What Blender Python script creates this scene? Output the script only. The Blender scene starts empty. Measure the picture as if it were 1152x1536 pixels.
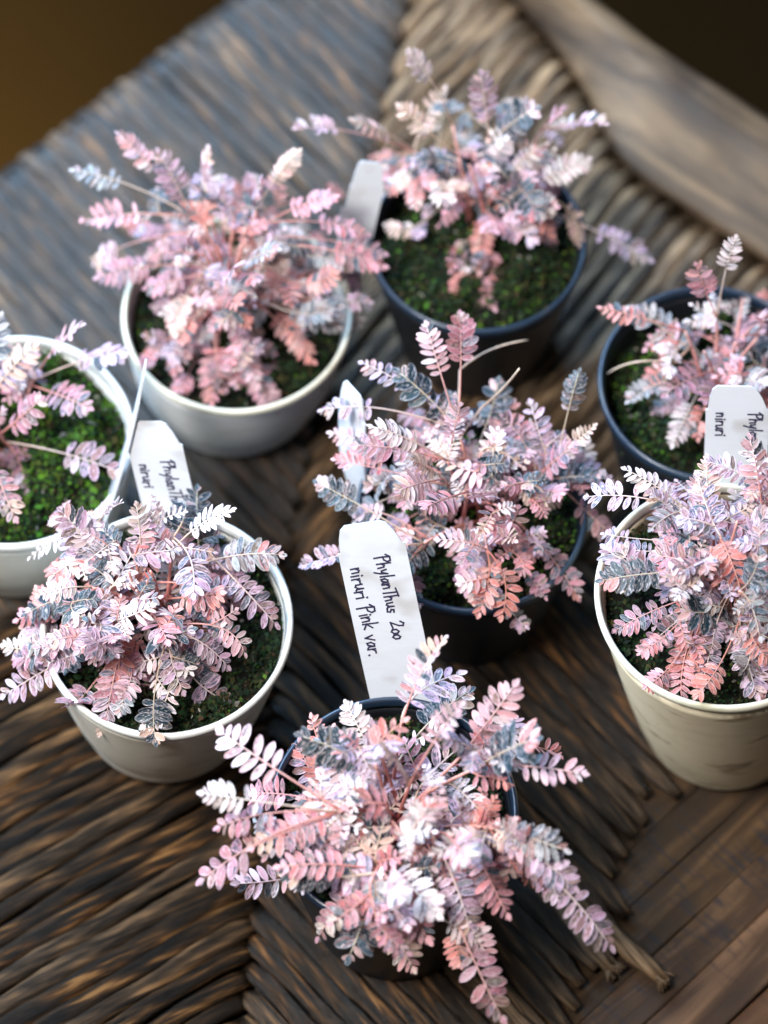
import bpy, bmesh, math, random
from mathutils import Vector

# light: a big soft cool window behind and left of the bench, a weak one overhead
LIGHTS = [
 ('window_light', (-95, 36, 84), (-4, 0, 0), 0.8, 0.7, 36, (0.63, 0.81, 1.0)),
 ('back_window_light', (-50, 125, 98), (-6, 4, 0), 0.9, 0.8, 56, (0.40, 0.66, 1.0)),
 ('overhead_light', (-45, -34, 122), (0, 2, 0), 0.32, 0.32, 30, (1.0, 0.96, 0.92)),
 ('added_floor_lamp', (-42, 34, -22), (-27, 46, -46), 0.15, 0.15, 26, (1.0, 0.72, 0.25)),  # added unseen warm lamp, brightens the floor at the left
]
WORLD = ((1.0, 0.96, 0.92, 1), 0.055)
FSTOP = 4.5
EXPOSURE = 0.0
# measured positions in centimetres
POTS = {'A': {'h': 7.6, 'r': 4.46, 'rb': 3.21, 'rim': (-7.65, -8.4, 7.6), 'shift': (-0.45, 0), 'zb': 0},
 'B': {'h': 5.9, 'r': 4.36, 'rb': 3.49, 'rim': (-5.51, 5.38, 5.9), 'shift': (-0.35, 0.2), 'zb': 0},
 'C': {'h': 7.0, 'r': 4.12, 'rb': 2.96, 'rim': (3.54, 7.94, 7.0), 'shift': (0, 0), 'zb': 0},
 'D': {'h': 7.0, 'r': 4.18, 'rb': 3.01, 'rim': (3.17, -3.56, 7.0), 'shift': (0, 0), 'zb': 0},
 'E': {'h': 7.0, 'r': 4.17, 'rb': 3.0, 'rim': (12.04, 1.75, 7.0), 'shift': (0.1, 0), 'zb': 0},
 'F': {'h': 6.6, 'r': 4.46, 'rb': 3.48, 'rim': (-13.56, -0.5, 6.6), 'shift': (-0.3, 0), 'zb': 0},
 'G': {'h': 10.4, 'r': 4.4, 'rb': 3.08, 'rim': (11.67, -8.45, 9.9), 'shift': (1.0, 0), 'zb': -0.5},
 'H': {'h': 8.6, 'r': 4.25, 'rb': 3.06, 'rim': (0.32, -15.98, 8.6), 'shift': (0.1, 0), 'zb': 0}}
TIPS = {'A': [((-13.32, -10.73, 6.5), 'lilac'), ((-12.55, -8.28, 8.0), 'blue'), ((-9.96, -12.03, 6.2), 'cream'), ((-8.51, -11.66, 6.4), 'mauve'),
       ((-6.01, -10.37, 7.5), 'mauve'), ((-3.81, -8.92, 8.5), 'lilac'), ((-3.67, -6.89, 9.8), 'grey'), ((-5.31, -6.04, 11.5), 'white'),
       ((-11.09, -5.95, 11.0), 'lilac'), ((-10.45, -6.95, 11.5), 'white'), ((-7.15, -10.14, 11.5), 'white'), ((-9.19, -10.77, 11.0), 'pink'),
       ((-7.42, -10.53, 10.5), 'pink'), ((-8.5, -6.17, 12.0), 'white'), ((-12.05, -9.73, 7.5), 'lilac'), ((-5.64, -8.75, 10.5), 'salmon')],
 'B': [((-9.69, 9.54, 11.5), 'pinkw'), ((-11.45, 8.99, 10.0), 'grey'), ((-11.07, 7.47, 9.0), 'pink'), ((-6.44, 8.89, 11.5), 'pinkw'),
       ((-8.19, 8.69, 11.5), 'lilac'), ((-3.15, 8.81, 11.5), 'cream'), ((-1.85, 7.19, 11.0), 'pink'), ((-0.05, 5.49, 9.0), 'pink'),
       ((-6.4, 1.79, 5.5), 'pink'), ((-4.07, 1.62, 5.2), 'mauve'), ((-10.53, 5.63, 8.0), 'mauve'), ((-1.76, 4.07, 7.0), 'grey'),
       ((-2.62, 2.93, 6.5), 'salmon'), ((-8.73, 3.51, 6.0), 'mauve'), ((-0.69, 6.57, 9.5), 'pink'), ((-0.05, 6.01, 9.0), 'mauve'),
       ((-1.01, 5.89, 8.5), 'grey'), ((-4.52, 7.58, 11.5), 'lilac'), ((-4.7, 1.93, 6.5), 'pinkw'), ((-8.13, 4.04, 8.0), 'white'),
       ((-5.39, 3.67, 11.8), 'pinkw'), ((-6.0, 4.53, 12.0), 'lilac'), ((-4.57, 3.48, 11.2), 'pink'), ((-6.63, 3.59, 10.8), 'cream'),
       ((-5.2, 3.12, 10.2), 'salmon'), ((-3.87, 4.63, 11.4), 'grey'), ((-7.12, 5.21, 11.6), 'pinkw')],
 'C': [((0.92, 11.77, 13.5), 'white'), ((3.57, 11.48, 12.5), 'lilac'), ((-3.17, 10.55, 10.5), 'pinkw'), ((8.11, 10.42, 11.0), 'pinkw'),
       ((7.52, 9.47, 10.0), 'white'), ((9.96, 7.37, 6.5), 'lilac'), ((3.6, 6.55, 7.0), 'salmon'), ((4.15, 6.71, 9.5), 'pink'),
       ((-1.13, 10.57, 11.0), 'cream'), ((5.48, 10.32, 12.0), 'blue'), ((1.58, 9.47, 10.0), 'blue'), ((1.95, 8.03, 9.5), 'salmon'),
       ((6.45, 10.17, 12.0), 'pink'), ((6.26, 7.73, 9.5), 'pink'), ((5.54, 6.92, 8.5), 'pinkw'), ((0.59, 10.47, 12.0), 'cream'),
       ((4.5, 9.33, 11.5), 'white')],
 'D': [((-2.83, -6.39, 8.0), 'lilac'), ((0.57, -0.28, 11.0), 'blue'), ((2.71, 1.76, 11.5), 'mauve'), ((1.52, 1.35, 11.5), 'pinkw'),
       ((6.9, -0.28, 11.0), 'blue'), ((7.43, -1.89, 10.0), 'cream'), ((7.6, -3.09, 8.5), 'blue'), ((6.88, -6.83, 6.5), 'mauve'),
       ((-2.32, -3.63, 9.0), 'blue'), ((-2.17, -0.92, 9.5), 'lilac'), ((-1.68, -2.96, 9.5), 'pink'), ((-0.96, -2.92, 10.5), 'mauve'),
       ((-1.81, -1.6, 9.0), 'pinkw'), ((-0.74, 0.42, 10.5), 'lilac'), ((2.93, -7.12, 7.5), 'mauve'), ((1.02, -4.34, 12.0), 'cream'),
       ((2.64, -2.5, 12.5), 'pinkw'), ((4.51, -6.42, 10.0), 'pinkw'), ((0.57, -6.71, 8.0), 'blue'), ((6.21, -4.31, 9.5), 'pink'),
       ((1.47, -6.17, 12.0), 'pink'), ((6.7, -2.7, 10.0), 'mauve'), ((-0.37, -3.02, 12.0), 'white'), ((3.32, -5.38, 11.5), 'pinkw'),
       ((0.55, -5.52, 12.0), 'pinkw')],
 'E': [((7.93, 3.35, 9.5), 'salmon'), ((12.48, 4.09, 13.0), 'white'), ((11.17, 3.54, 12.0), 'pink'), ((9.11, 3.57, 9.0), 'grey'),
       ((10.18, 0.06, 9.0), 'mauve'), ((10.49, -1.17, 7.5), 'white'), ((8.94, 0.35, 8.0), 'grey'), ((13.68, 1.93, 11.0), 'pinkw'),
       ((13.56, -0.11, 10.0), 'grey'), ((11.56, -0.51, 9.5), 'mauve')],
 'F': [((-9.34, 1.49, 9.5), 'lilac'), ((-10.91, 1.95, 10.5), 'pinkw'), ((-9.72, -2.27, 7.5), 'lilac'), ((-13.11, -4.71, 8.5), 'mauve'),
       ((-13.87, 2.53, 10.0), 'grey'), ((-12.61, 1.41, 10.0), 'cream'), ((-12.26, -0.8, 10.0), 'mauve'), ((-10.69, -0.5, 9.0), 'mauve'),
       ((-14.31, -2.43, 10.0), 'pink')],
 'G': [((7.06, -5.78, 12.0), 'lilac'), ((8.03, -9.66, 9.5), 'mauve'), ((8.84, -10.91, 10.5), 'lilac'), ((9.9, -11.71, 9.0), 'salmon'),
       ((12.68, -12.3, 10.0), 'lilac'), ((11.06, -4.89, 13.0), 'cream'), ((8.26, -5.56, 13.5), 'white'), ((7.45, -9.0, 12.0), 'blue'),
       ((12.46, -4.67, 14.0), 'pinkw'), ((12.94, -7.23, 13.5), 'lilac'), ((10.81, -10.25, 13.0), 'lilac'), ((9.53, -7.99, 13.5), 'blue'),
       ((9.02, -6.46, 13.5), 'lilac')],
 'H': [((-5.91, -16.85, 12.0), 'white'), ((-5.97, -19.05, 10.0), 'mauve'), ((-5.33, -14.69, 12.0), 'pinkw'), ((1.95, -11.79, 13.0), 'pinkw'),
       ((4.28, -13.45, 13.0), 'pinkw'), ((6.5, -16.13, 12.0), 'pinkw'), ((7.43, -21.2, 9.5), 'lilac'), ((3.86, -23.3, 8.5), 'mauve'),
       ((-1.12, -21.34, 9.0), 'blue'), ((-2.17, -20.52, 8.5), 'mauve'), ((5.87, -18.64, 11.5), 'grey'), ((-1.22, -13.03, 10.5), 'white'),
       ((-1.91, -15.21, 11.0), 'white'), ((-2.67, -14.81, 12.0), 'blue'), ((-0.02, -16.06, 14.0), 'cream'), ((2.47, -14.87, 14.5), 'pinkw'),
       ((4.87, -15.6, 13.5), 'blue'), ((0.51, -20.78, 12.5), 'pinkw'), ((2.63, -20.01, 14.0), 'pink'), ((6.22, -19.53, 10.5), 'lilac'),
       ((-3.41, -19.03, 11.0), 'pink'), ((-0.35, -14.45, 12.0), 'lilac'), ((-4.3, -18.32, 11.0), 'pink'), ((-5.41, -17.61, 11.0), 'mauve'),
       ((1.41, -20.82, 9.3), 'pink'), ((0.2, -21.01, 9.2), 'mauve'), ((2.84, -20.69, 9.4), 'lilac'), ((1.72, -20.58, 10.8), 'white'),
       ((0.74, -20.7, 10.2), 'pinkw'), ((4.04, -20.27, 10.0), 'pink')]}
TAGS = {'A': ((-7.38, -4.47, 6.0), (-8.33, -2.15, 10.6)),
 'B': ((-1.55, 7.06, 5.0), (-0.4, 9.23, 10.0)),
 'D': ((-1.12, -1.97, 6.2), (-1.23, -0.64, 10.3)),
 'F': ((-10.1, -3.19, 5.8), (-8.21, -0.36, 11.6)),
 'G': ((12.53, -3.91, 7.5), (12.34, -1.89, 12.6)),
 'H': ((0.84, -11.63, 6.6), (-0.61, -7.32, 12.8))}
TABLE = {'Bd1': (9.34, -20.29, -0.35),
 'Bd2': (13.92, -15.96, -0.35),
 'C0': (-3.71, -1.79, 0.0),
 'L1': (-15.61, 15.89, 0.0),
 'L2': (-6.86, 24.25, 0.0),
 'LLdir': ((-13.96, -14.6, 0.0), (-6.81, -9.84, 0.0)),
 'LRdir': ((3.1, -6.56, 0.0), (7.93, -11.98, 0.0)),
 'R1': (9.99, 15.83, 0.0),
 'R2': (15.37, 11.58, 0.0),
 'ULdir': ((-12.82, 14.28, 0.0), (-9.46, 10.48, 0.0)),
 'URdir': ((7.14, 4.96, 0.0), (9.89, 8.92, 0.0)),
 'corners': [(-16.06, 24.25, 0.0), (16.06, 24.25, 0.0), (13.63, -20.59, 0.0), (-13.63, -20.59, 0.0)],
 'dry': [[(2.75, 1.03, 9.0), (3.83, 1.57, 9.5), (5.22, 2.11, 9.3)], [(3.51, -0.27, 8.5), (4.19, -0.38, 10.0), (4.78, -0.38, 11.5)],
         [(10.52, 1.61, 8.5), (9.15, 1.37, 9.0), (8.21, 1.77, 7.5)]],
 'ends': [(28.8, 0.23, 0.0), (18.13, -6.01, 0.0), (10.65, -11.18, 0.0), (10.0, -12.24, 0.0), (8.7, -14.47, 0.0), (8.88, -16.35, 0.0),
          (7.72, -18.74, 0.0), (6.73, -20.44, 0.0), (5.27, -22.16, 0.0)],
 'planks': [((8.62, -14.09, -0.35), (11.39, -11.83, -0.35)), ((9.07, -15.81, -0.35), (11.87, -13.23, -0.35)),
            ((9.24, -18.28, -0.35), (11.64, -16.14, -0.35)), ((9.34, -20.29, -0.35), (13.92, -15.96, -0.35)),
            ((11.97, -20.46, -0.35), (13.77, -18.76, -0.35))],
 'rail': [(3.45, 26.83, 1.6), (8.36, 23.16, 1.6), (11.62, 20.23, 1.6), (15.51, 17.21, 1.6), (21.81, 12.28, 1.6)],
 'railin': [(3.45, 26.83, 1.6), (5.48, 23.73, 1.6), (7.68, 20.3, 1.6), (8.57, 18.38, 1.6), (9.11, 16.43, 1.6), (9.87, 15.14, 1.6),
            (15.17, 10.93, 1.6), (21.34, 6.13, 1.6)],
 'sF': (0.95, 23.56, 0.0),
 'sL': (-16.0, -4.76, 0.0),
 'sN': (-4.87, -18.18, 0.0),
 'sR': (14.64, -1.93, 0.0)}
focus = 114.5

C = bpy.context.scene.collection
S = 0.01                       # everything below is written in centimetres
PI = math.pi

# ------------------------------------------------------------------ vectors
def V(*a): return Vector(a)
def nrm(v):
    return v.normalized() if v.length > 1e-9 else V(0, 0, 1)
def smooth(x):
    x = max(0.0, min(1.0, x)); return x * x * (3 - 2 * x)
def bez(a, b, c, t): return a * (1 - t) ** 2 + b * (2 * t * (1 - t)) + c * t * t

# ------------------------------------------------------------------ mesh builder
class MB:
    def __init__(self):
        self.v = []; self.f = []; self.tint = []; self.luv = []; self.lfx = []; self.mi = []
    def add(self, co, tint=(1, 1, 1), luv=(0, 0, 0), lfx=(0, 0, 0)):
        self.v.append((co[0] * S, co[1] * S, co[2] * S)); self.tint.append((tint[0], tint[1], tint[2], 1.0))
        self.luv.append(luv); self.lfx.append(lfx); return len(self.v) - 1
    def face(self, idx, m=0): self.f.append(tuple(idx)); self.mi.append(m)
    def build(self, name, mats, parent=None, smooth_=True, loc=None, label=None):
        me = bpy.data.meshes.new(name); me.from_pydata(self.v, [], self.f)
        if not isinstance(mats, (list, tuple)): mats = [mats]
        for m in mats: me.materials.append(m)
        if self.f:
            me.polygons.foreach_set('material_index', self.mi)
            me.polygons.foreach_set('use_smooth', [smooth_] * len(self.f))
        a = me.attributes.new('tint', 'FLOAT_COLOR', 'POINT'); a.data.foreach_set('color', [c for t in self.tint for c in t])
        a = me.attributes.new('luv', 'FLOAT_VECTOR', 'POINT'); a.data.foreach_set('vector', [c for t in self.luv for c in t])
        a = me.attributes.new('lfx', 'FLOAT_VECTOR', 'POINT'); a.data.foreach_set('vector', [c for t in self.lfx for c in t])
        me.update()
        o = bpy.data.objects.new(name, me); C.objects.link(o)
        if parent is not None: o.parent = parent
        if loc is not None: o.location = loc
        if label: o['label'] = label
        return o

def thing(name, label, cat, loc=(0, 0, 0), group=None):
    o = bpy.data.objects.new(name, None); C.objects.link(o)
    o.empty_display_size = 0.02
    o.location = (loc[0] * S, loc[1] * S, loc[2] * S); o['label'] = label; o['category'] = cat
    if group: o['group'] = group
    return o

def tube(mb, pts, radii, n=6, tint=(1, 1, 1), tint2=None, lfx=(0, 0, 0), flat=1.0, cap=True, seed=0.0):
    """round tube along pts (z-up frame)"""
    rings = []; L = 0.0
    for i, p in enumerate(pts):
        a = pts[max(0, i - 1)]; b = pts[min(len(pts) - 1, i + 1)]
        t = nrm(b - a)
        up = V(0, 0, 1) if abs(t.z) < 0.95 else V(0, 1, 0)
        s = nrm(t.cross(up)); u = nrm(s.cross(t))
        if i: L += (p - pts[i - 1]).length
        r = radii[i] if isinstance(radii, (list, tuple)) else radii
        k = i / max(1, len(pts) - 1)
        c = tint if tint2 is None else tuple(tint[j] * (1 - k) + tint2[j] * k for j in range(3))
        ring = []
        for j in range(n):
            an = 2 * PI * j / n
            ring.append(mb.add(p + s * (math.cos(an) * r) + u * (math.sin(an) * r * flat), c, (L, j / n, seed), lfx))
        rings.append(ring)
    for a, b in zip(rings, rings[1:]):
        for j in range(n):
            mb.face((a[j], a[(j + 1) % n], b[(j + 1) % n], b[j]))
    if cap:
        mb.face(tuple(reversed(rings[0]))); mb.face(tuple(rings[-1]))

# ------------------------------------------------------------------ materials
def mat(name):
    m = bpy.data.materials.new(name); m.use_nodes = True
    nt = m.node_tree; nt.nodes.clear()
    out = nt.nodes.new('ShaderNodeOutputMaterial'); b = nt.nodes.new('ShaderNodeBsdfPrincipled')
    nt.links.new(b.outputs[0], out.inputs[0])
    return m, nt, b, out
def N(nt, typ, **kw):
    n = nt.nodes.new(typ)
    for k, v in kw.items(): setattr(n, k, v)
    return n
def L(nt, a, b): nt.links.new(a, b)
def math_(nt, op, a, b=None, c=None, clamp=False):
    n = N(nt, 'ShaderNodeMath', operation=op); n.use_clamp = clamp
    for i, x in enumerate((a, b, c)):
        if x is None: continue
        if isinstance(x, (int, float)): n.inputs[i].default_value = x
        else: L(nt, x, n.inputs[i])
    return n.outputs[0]
def mixc(nt, fac, a, b, typ='MIX'):
    n = N(nt, 'ShaderNodeMix', data_type='RGBA', blend_type=typ)
    for sock, x in ((n.inputs[0], fac), (n.inputs[6], a), (n.inputs[7], b)):
        if isinstance(x, (int, float)): sock.default_value = x
        elif isinstance(x, tuple): sock.default_value = x if len(x) == 4 else (*x, 1)
        else: L(nt, x, sock)
    return n.outputs[2]
def ramp(nt, fac, stops):
    r = N(nt, 'ShaderNodeValToRGB'); e = r.color_ramp.elements
    while len(e) < len(stops): e.new(0.5)
    for el, (p, c) in zip(e, stops): el.position = p; el.color = (*c, 1)
    L(nt, fac, r.inputs[0]); return r.outputs[0]
def noise(nt, vec, scale, detail=3.0, rough=0.55, dist=0.0):
    n = N(nt, 'ShaderNodeTexNoise'); n.inputs['Scale'].default_value = scale
    n.inputs['Detail'].default_value = detail; n.inputs['Roughness'].default_value = rough
    n.inputs['Distortion'].default_value = dist
    if vec is not None: L(nt, vec, n.inputs['Vector'])
    return n.outputs[0]
def mapping(nt, vec, scale=(1, 1, 1), rot=(0, 0, 0)):
    m = N(nt, 'ShaderNodeMapping'); m.inputs['Scale'].default_value = scale; m.inputs['Rotation'].default_value = rot
    L(nt, vec, m.inputs['Vector']); return m.outputs[0]
def bump(nt, h, strength, dist):
    b = N(nt, 'ShaderNodeBump'); b.inputs['Strength'].default_value = strength; b.inputs['Distance'].default_value = dist
    L(nt, h, b.inputs['Height']); return b.outputs[0]

def leaf_material():
    m, nt, b, out = mat('variegated_leaf')
    tint = N(nt, 'ShaderNodeAttribute', attribute_name='tint').outputs['Color']
    luv = N(nt, 'ShaderNodeAttribute', attribute_name='luv').outputs['Vector']
    lfx = N(nt, 'ShaderNodeAttribute', attribute_name='lfx').outputs['Vector']
    s1 = N(nt, 'ShaderNodeSeparateXYZ'); L(nt, luv, s1.inputs[0])
    s2 = N(nt, 'ShaderNodeSeparateXYZ'); L(nt, lfx, s2.inputs[0])
    comb = N(nt, 'ShaderNodeCombineXYZ')
    av = math_(nt, 'ABSOLUTE', s1.outputs[1])
    L(nt, math_(nt, 'SUBTRACT', math_(nt, 'MULTIPLY', s1.outputs[0], 2.6), math_(nt, 'MULTIPLY', av, 1.0)), comb.inputs[0])
    L(nt, math_(nt, 'MULTIPLY', s1.outputs[1], 2.6), comb.inputs[1]); L(nt, math_(nt, 'MULTIPLY', s2.outputs[0], 37.0), comb.inputs[2])
    n1 = noise(nt, comb.outputs[0], 0.85, 3.0, 0.6)
    n2 = noise(nt, comb.outputs[0], 1.3, 2.0, 0.5)
    mott = s2.outputs[1]
    # dark blue-green mottling kept inside a pale margin
    inner = math_(nt, 'MULTIPLY', math_(nt, 'SUBTRACT', 0.98, av), 3.2, clamp=True)
    th = math_(nt, 'SUBTRACT', 0.635, math_(nt, 'MULTIPLY', mott, 0.29))
    d = math_(nt, 'MULTIPLY', math_(nt, 'SUBTRACT', n1, th), 12.0, clamp=True)
    d = math_(nt, 'MULTIPLY', math_(nt, 'MULTIPLY', d, inner, clamp=True), 0.95)
    d = math_(nt, 'MULTIPLY', d, math_(nt, 'GREATER_THAN', mott, 0.01))
    wn = N(nt, 'ShaderNodeTexWhiteNoise', noise_dimensions='1D'); L(nt, s2.outputs[0], wn.inputs['W'])
    dk = ramp(nt, wn.outputs[0], [(0.0, (0.028, 0.060, 0.095)), (0.42, (0.05, 0.095, 0.13)), (0.55, (0.15, 0.11, 0.06)), (0.72, (0.30, 0.13, 0.13)), (1.0, (0.09, 0.10, 0.10))])
    edge = math_(nt, 'MULTIPLY', math_(nt, 'SUBTRACT', av, 0.60), 3.5, clamp=True)
    isleaf = math_(nt, 'GREATER_THAN', mott, 0.01)
    body = mixc(nt, math_(nt, 'MULTIPLY', isleaf, 0.75), tint, mixc(nt, 1.0, tint, (0.86, 0.74, 0.78), 'MULTIPLY'))
    brighter = mixc(nt, math_(nt, 'MULTIPLY', isleaf, 0.22), tint, (0.86, 0.76, 0.82))  # the leaflet's own paler margin tone
    body = mixc(nt, edge, body, brighter)
    col = mixc(nt, d, body, dk)
    p = math_(nt, 'MULTIPLY', math_(nt, 'SUBTRACT', n2, 0.56), 9.0, clamp=True)
    p = math_(nt, 'MULTIPLY', p, math_(nt, 'MAXIMUM', s2.outputs[2], math_(nt, 'MULTIPLY', isleaf, 0.45)))
    col = mixc(nt, p, col, (0.80, 0.70, 0.70))
    mid = math_(nt, 'MULTIPLY', math_(nt, 'SUBTRACT', 0.16, av), 4.0, clamp=True)
    col = mixc(nt, math_(nt, 'MULTIPLY', mid, math_(nt, 'MULTIPLY', mott, 0.45)), col, (0.75, 0.62, 0.64))
    L(nt, col, b.inputs['Base Color'])
    b.inputs['Roughness'].default_value = 0.42; b.inputs['Specular IOR Level'].default_value = 0.3
    L(nt, bump(nt, n1, 0.25, 0.0004), b.inputs['Normal'])
    tr = N(nt, 'ShaderNodeBsdfTranslucent')
    L(nt, mixc(nt, 1.0, col, (1.0, 0.78, 0.76), 'MULTIPLY'), tr.inputs[0])
    mx = N(nt, 'ShaderNodeMixShader'); mx.inputs[0].default_value = 0.25
    L(nt, b.outputs[0], mx.inputs[1]); L(nt, tr.outputs[0], mx.inputs[2]); L(nt, mx.outputs[0], out.inputs[0])
    return m

def tint_material(name, rough=0.7, spec=0.3, trans=0.0):
    m, nt, b, out = mat(name)
    tint = N(nt, 'ShaderNodeAttribute', attribute_name='tint').outputs['Color']
    tc = N(nt, 'ShaderNodeTexCoord').outputs['Object']
    n = noise(nt, tc, 400, 3)
    col = mixc(nt, 1.0, tint, ramp(nt, n, [(0.3, (0.72, 0.72, 0.72)), (0.7, (1.15, 1.15, 1.1))]), 'MULTIPLY')
    L(nt, col, b.inputs['Base Color']); b.inputs['Roughness'].default_value = rough
    b.inputs['Specular IOR Level'].default_value = spec
    L(nt, bump(nt, n, 0.3, 0.0006), b.inputs['Normal'])
    if trans:
        tr = N(nt, 'ShaderNodeBsdfTranslucent'); L(nt, col, tr.inputs[0])
        mx = N(nt, 'ShaderNodeMixShader'); mx.inputs[0].default_value = trans
        L(nt, b.outputs[0], mx.inputs[1]); L(nt, tr.outputs[0], mx.inputs[2]); L(nt, mx.outputs[0], out.inputs[0])
    return m

def soil_material():
    m, nt, b, out = mat('wet_dark_soil')
    tc = N(nt, 'ShaderNodeTexCoord').outputs['Object']
    n = noise(nt, tc, 260, 5, 0.65); n2 = noise(nt, tc, 60, 3)
    c = ramp(nt, n, [(0.35, (0.003, 0.003, 0.002)), (0.6, (0.009, 0.008, 0.005)), (0.8, (0.03, 0.024, 0.013))])
    c = mixc(nt, math_(nt, 'MULTIPLY', math_(nt, 'SUBTRACT', n2, 0.45), 4.0, clamp=True), c, (0.008, 0.016, 0.005))
    L(nt, c, b.inputs['Base Color']); b.inputs['Roughness'].default_value = 0.9; b.inputs['Specular IOR Level'].default_value = 0.12
    L(nt, bump(nt, n, 1.0, 0.003), b.inputs['Normal'])
    return m

def plastic_pot(name, base, stain, amount, rough=0.38, scale=1.0, spec=0.45, sss=0.0, seed=0.0):
    m, nt, b, out = mat(name)
    tc = N(nt, 'ShaderNodeTexCoord').outputs['Object']
    off = N(nt, 'ShaderNodeVectorMath', operation='ADD'); off.inputs[1].default_value = (seed * 1.7, seed * 0.9, seed * 2.3); L(nt, tc, off.inputs[0])
    vec = off.outputs[0]
    streak = noise(nt, mapping(nt, vec, (1, 1, 2.4)), 45 * scale, 5, 0.65, 0.4)
    blot = noise(nt, mapping(nt, vec, (1, 1, 1.7)), 55 * scale, 2, 0.5)
    fine = noise(nt, mapping(nt, vec, (1, 1, 14)), 90 * scale, 4, 0.7)
    f = math_(nt, 'MULTIPLY', math_(nt, 'SUBTRACT', streak, 0.50), 4.0, clamp=True)
    g = math_(nt, 'MULTIPLY', math_(nt, 'SUBTRACT', blot, 0.57), 6.0, clamp=True)
    h = math_(nt, 'MULTIPLY', math_(nt, 'SUBTRACT', fine, 0.5), 1.4, clamp=True)
    fac = math_(nt, 'MULTIPLY', math_(nt, 'ADD', math_(nt, 'ADD', math_(nt, 'MULTIPLY', f, 0.22), math_(nt, 'MULTIPLY', g, 0.9)), math_(nt, 'MULTIPLY', h, 0.35)), amount, clamp=True)
    c = mixc(nt, fac, base, stain)
    L(nt, c, b.inputs['Base Color']); b.inputs['Roughness'].default_value = rough
    b.inputs['Specular IOR Level'].default_value = spec
    L(nt, bump(nt, fine, 0.08, 0.0006), b.inputs['Normal'])
    if sss:
        b.inputs['Subsurface Weight'].default_value = sss; b.inputs['Subsurface Radius'].default_value = (0.004, 0.003, 0.002)
    return m

def strand_material():
    m, nt, b, out = mat('weathered_woven_strand')
    luv = N(nt, 'ShaderNodeAttribute', attribute_name='luv').outputs['Vector']
    s = N(nt, 'ShaderNodeSeparateXYZ'); L(nt, luv, s.inputs[0])
    u, v, seed = s.outputs
    ang = math_(nt, 'MULTIPLY', math_(nt, 'ADD', v, math_(nt, 'MULTIPLY', u, 0.05)), 2 * PI)
    def vec(lu, lv):
        c = N(nt, 'ShaderNodeCombineXYZ')
        L(nt, math_(nt, 'ADD', math_(nt, 'MULTIPLY', u, lu), math_(nt, 'MULTIPLY', seed, 61.0)), c.inputs[0])
        L(nt, math_(nt, 'MULTIPLY', math_(nt, 'COSINE', ang), lv), c.inputs[1]); L(nt, math_(nt, 'MULTIPLY', math_(nt, 'SINE', ang), lv), c.inputs[2])
        return c.outputs[0]
    patch = noise(nt, vec(0.42, 1.3), 1.0, 2, 0.6)
    fibre = noise(nt, vec(0.45, 8.0), 1.0, 5, 0.7)
    worn = math_(nt, 'ADD', math_(nt, 'MULTIPLY', patch, 0.72), math_(nt, 'MULTIPLY', fibre, 0.34))
    c = ramp(nt, worn, STRAND_RAMP)
    lfx = N(nt, 'ShaderNodeAttribute', attribute_name='lfx').outputs['Vector']
    sx = N(nt, 'ShaderNodeSeparateXYZ'); L(nt, lfx, sx.inputs[0])
    c = mixc(nt, sx.outputs[0], c, ramp(nt, worn, [(0.40, (0.022, 0.015, 0.010)), (0.50, (0.085, 0.056, 0.032)), (0.58, (0.21, 0.145, 0.088)), (0.70, (0.37, 0.27, 0.17))]))
    hue = N(nt, 'ShaderNodeTexWhiteNoise', noise_dimensions='1D'); L(nt, seed, hue.inputs['W'])
    c = mixc(nt, 1.0, c, ramp(nt, hue.outputs[0], [(0.0, (0.62, 0.62, 0.66)), (0.5, (0.95, 0.92, 0.9)), (1.0, (1.25, 1.12, 1.0))]), 'MULTIPLY')
    L(nt, c, b.inputs['Base Color'])
    L(nt, ramp(nt, worn, [(0.45, (0.34, 0.34, 0.34)), (0.62, (0.60, 0.60, 0.60))]), b.inputs['Roughness'])
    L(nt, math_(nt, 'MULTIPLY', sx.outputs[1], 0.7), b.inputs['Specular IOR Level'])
    L(nt, bump(nt, fibre, 0.8, 0.0012), b.inputs['Normal'])
    return m

def wood_material(name, dark, mid, light, along, saw=0.0, rough=0.5, scale=1.0):
    """long-grained wood; 'along' is the grain direction angle about z"""
    m, nt, b, out = mat(name)
    tc = N(nt, 'ShaderNodeTexCoord').outputs['Object']
    r = mapping(nt, tc, (1, 1, 1), (0, 0, -along))
    g = noise(nt, mapping(nt, r, (9 * scale, 95 * scale, 60 * scale)), 1.0, 5, 0.6, 0.6)
    big = noise(nt, mapping(nt, r, (14 * scale, 26 * scale, 20)), 1.0, 3, 0.55)
    f = math_(nt, 'ADD', math_(nt, 'MULTIPLY', g, 0.62), math_(nt, 'MULTIPLY', big, 0.42))
    c = ramp(nt, f, [(0.34, dark), (0.5, mid), (0.68, light)])
    if saw:
        n = noise(nt, mapping(nt, r, (310, 55, 10)), 1.0, 4, 0.6)
        n2 = noise(nt, mapping(nt, r, (16, 34, 10)), 1.0, 2, 0.5)
        k = math_(nt, 'MULTIPLY', math_(nt, 'MULTIPLY', math_(nt, 'SUBTRACT', n, 0.5), 8.0, clamp=True), math_(nt, 'MULTIPLY', math_(nt, 'SUBTRACT', n2, 0.42), 6.0, clamp=True))
        c = mixc(nt, math_(nt, 'MULTIPLY', k, saw), c, (0.012, 0.014, 0.02))
    L(nt, c, b.inputs['Base Color']); b.inputs['Roughness'].default_value = rough; b.inputs['Specular IOR Level'].default_value = 0.25
    L(nt, bump(nt, g, 0.5, 0.0015), b.inputs['Normal'])
    return m

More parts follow.
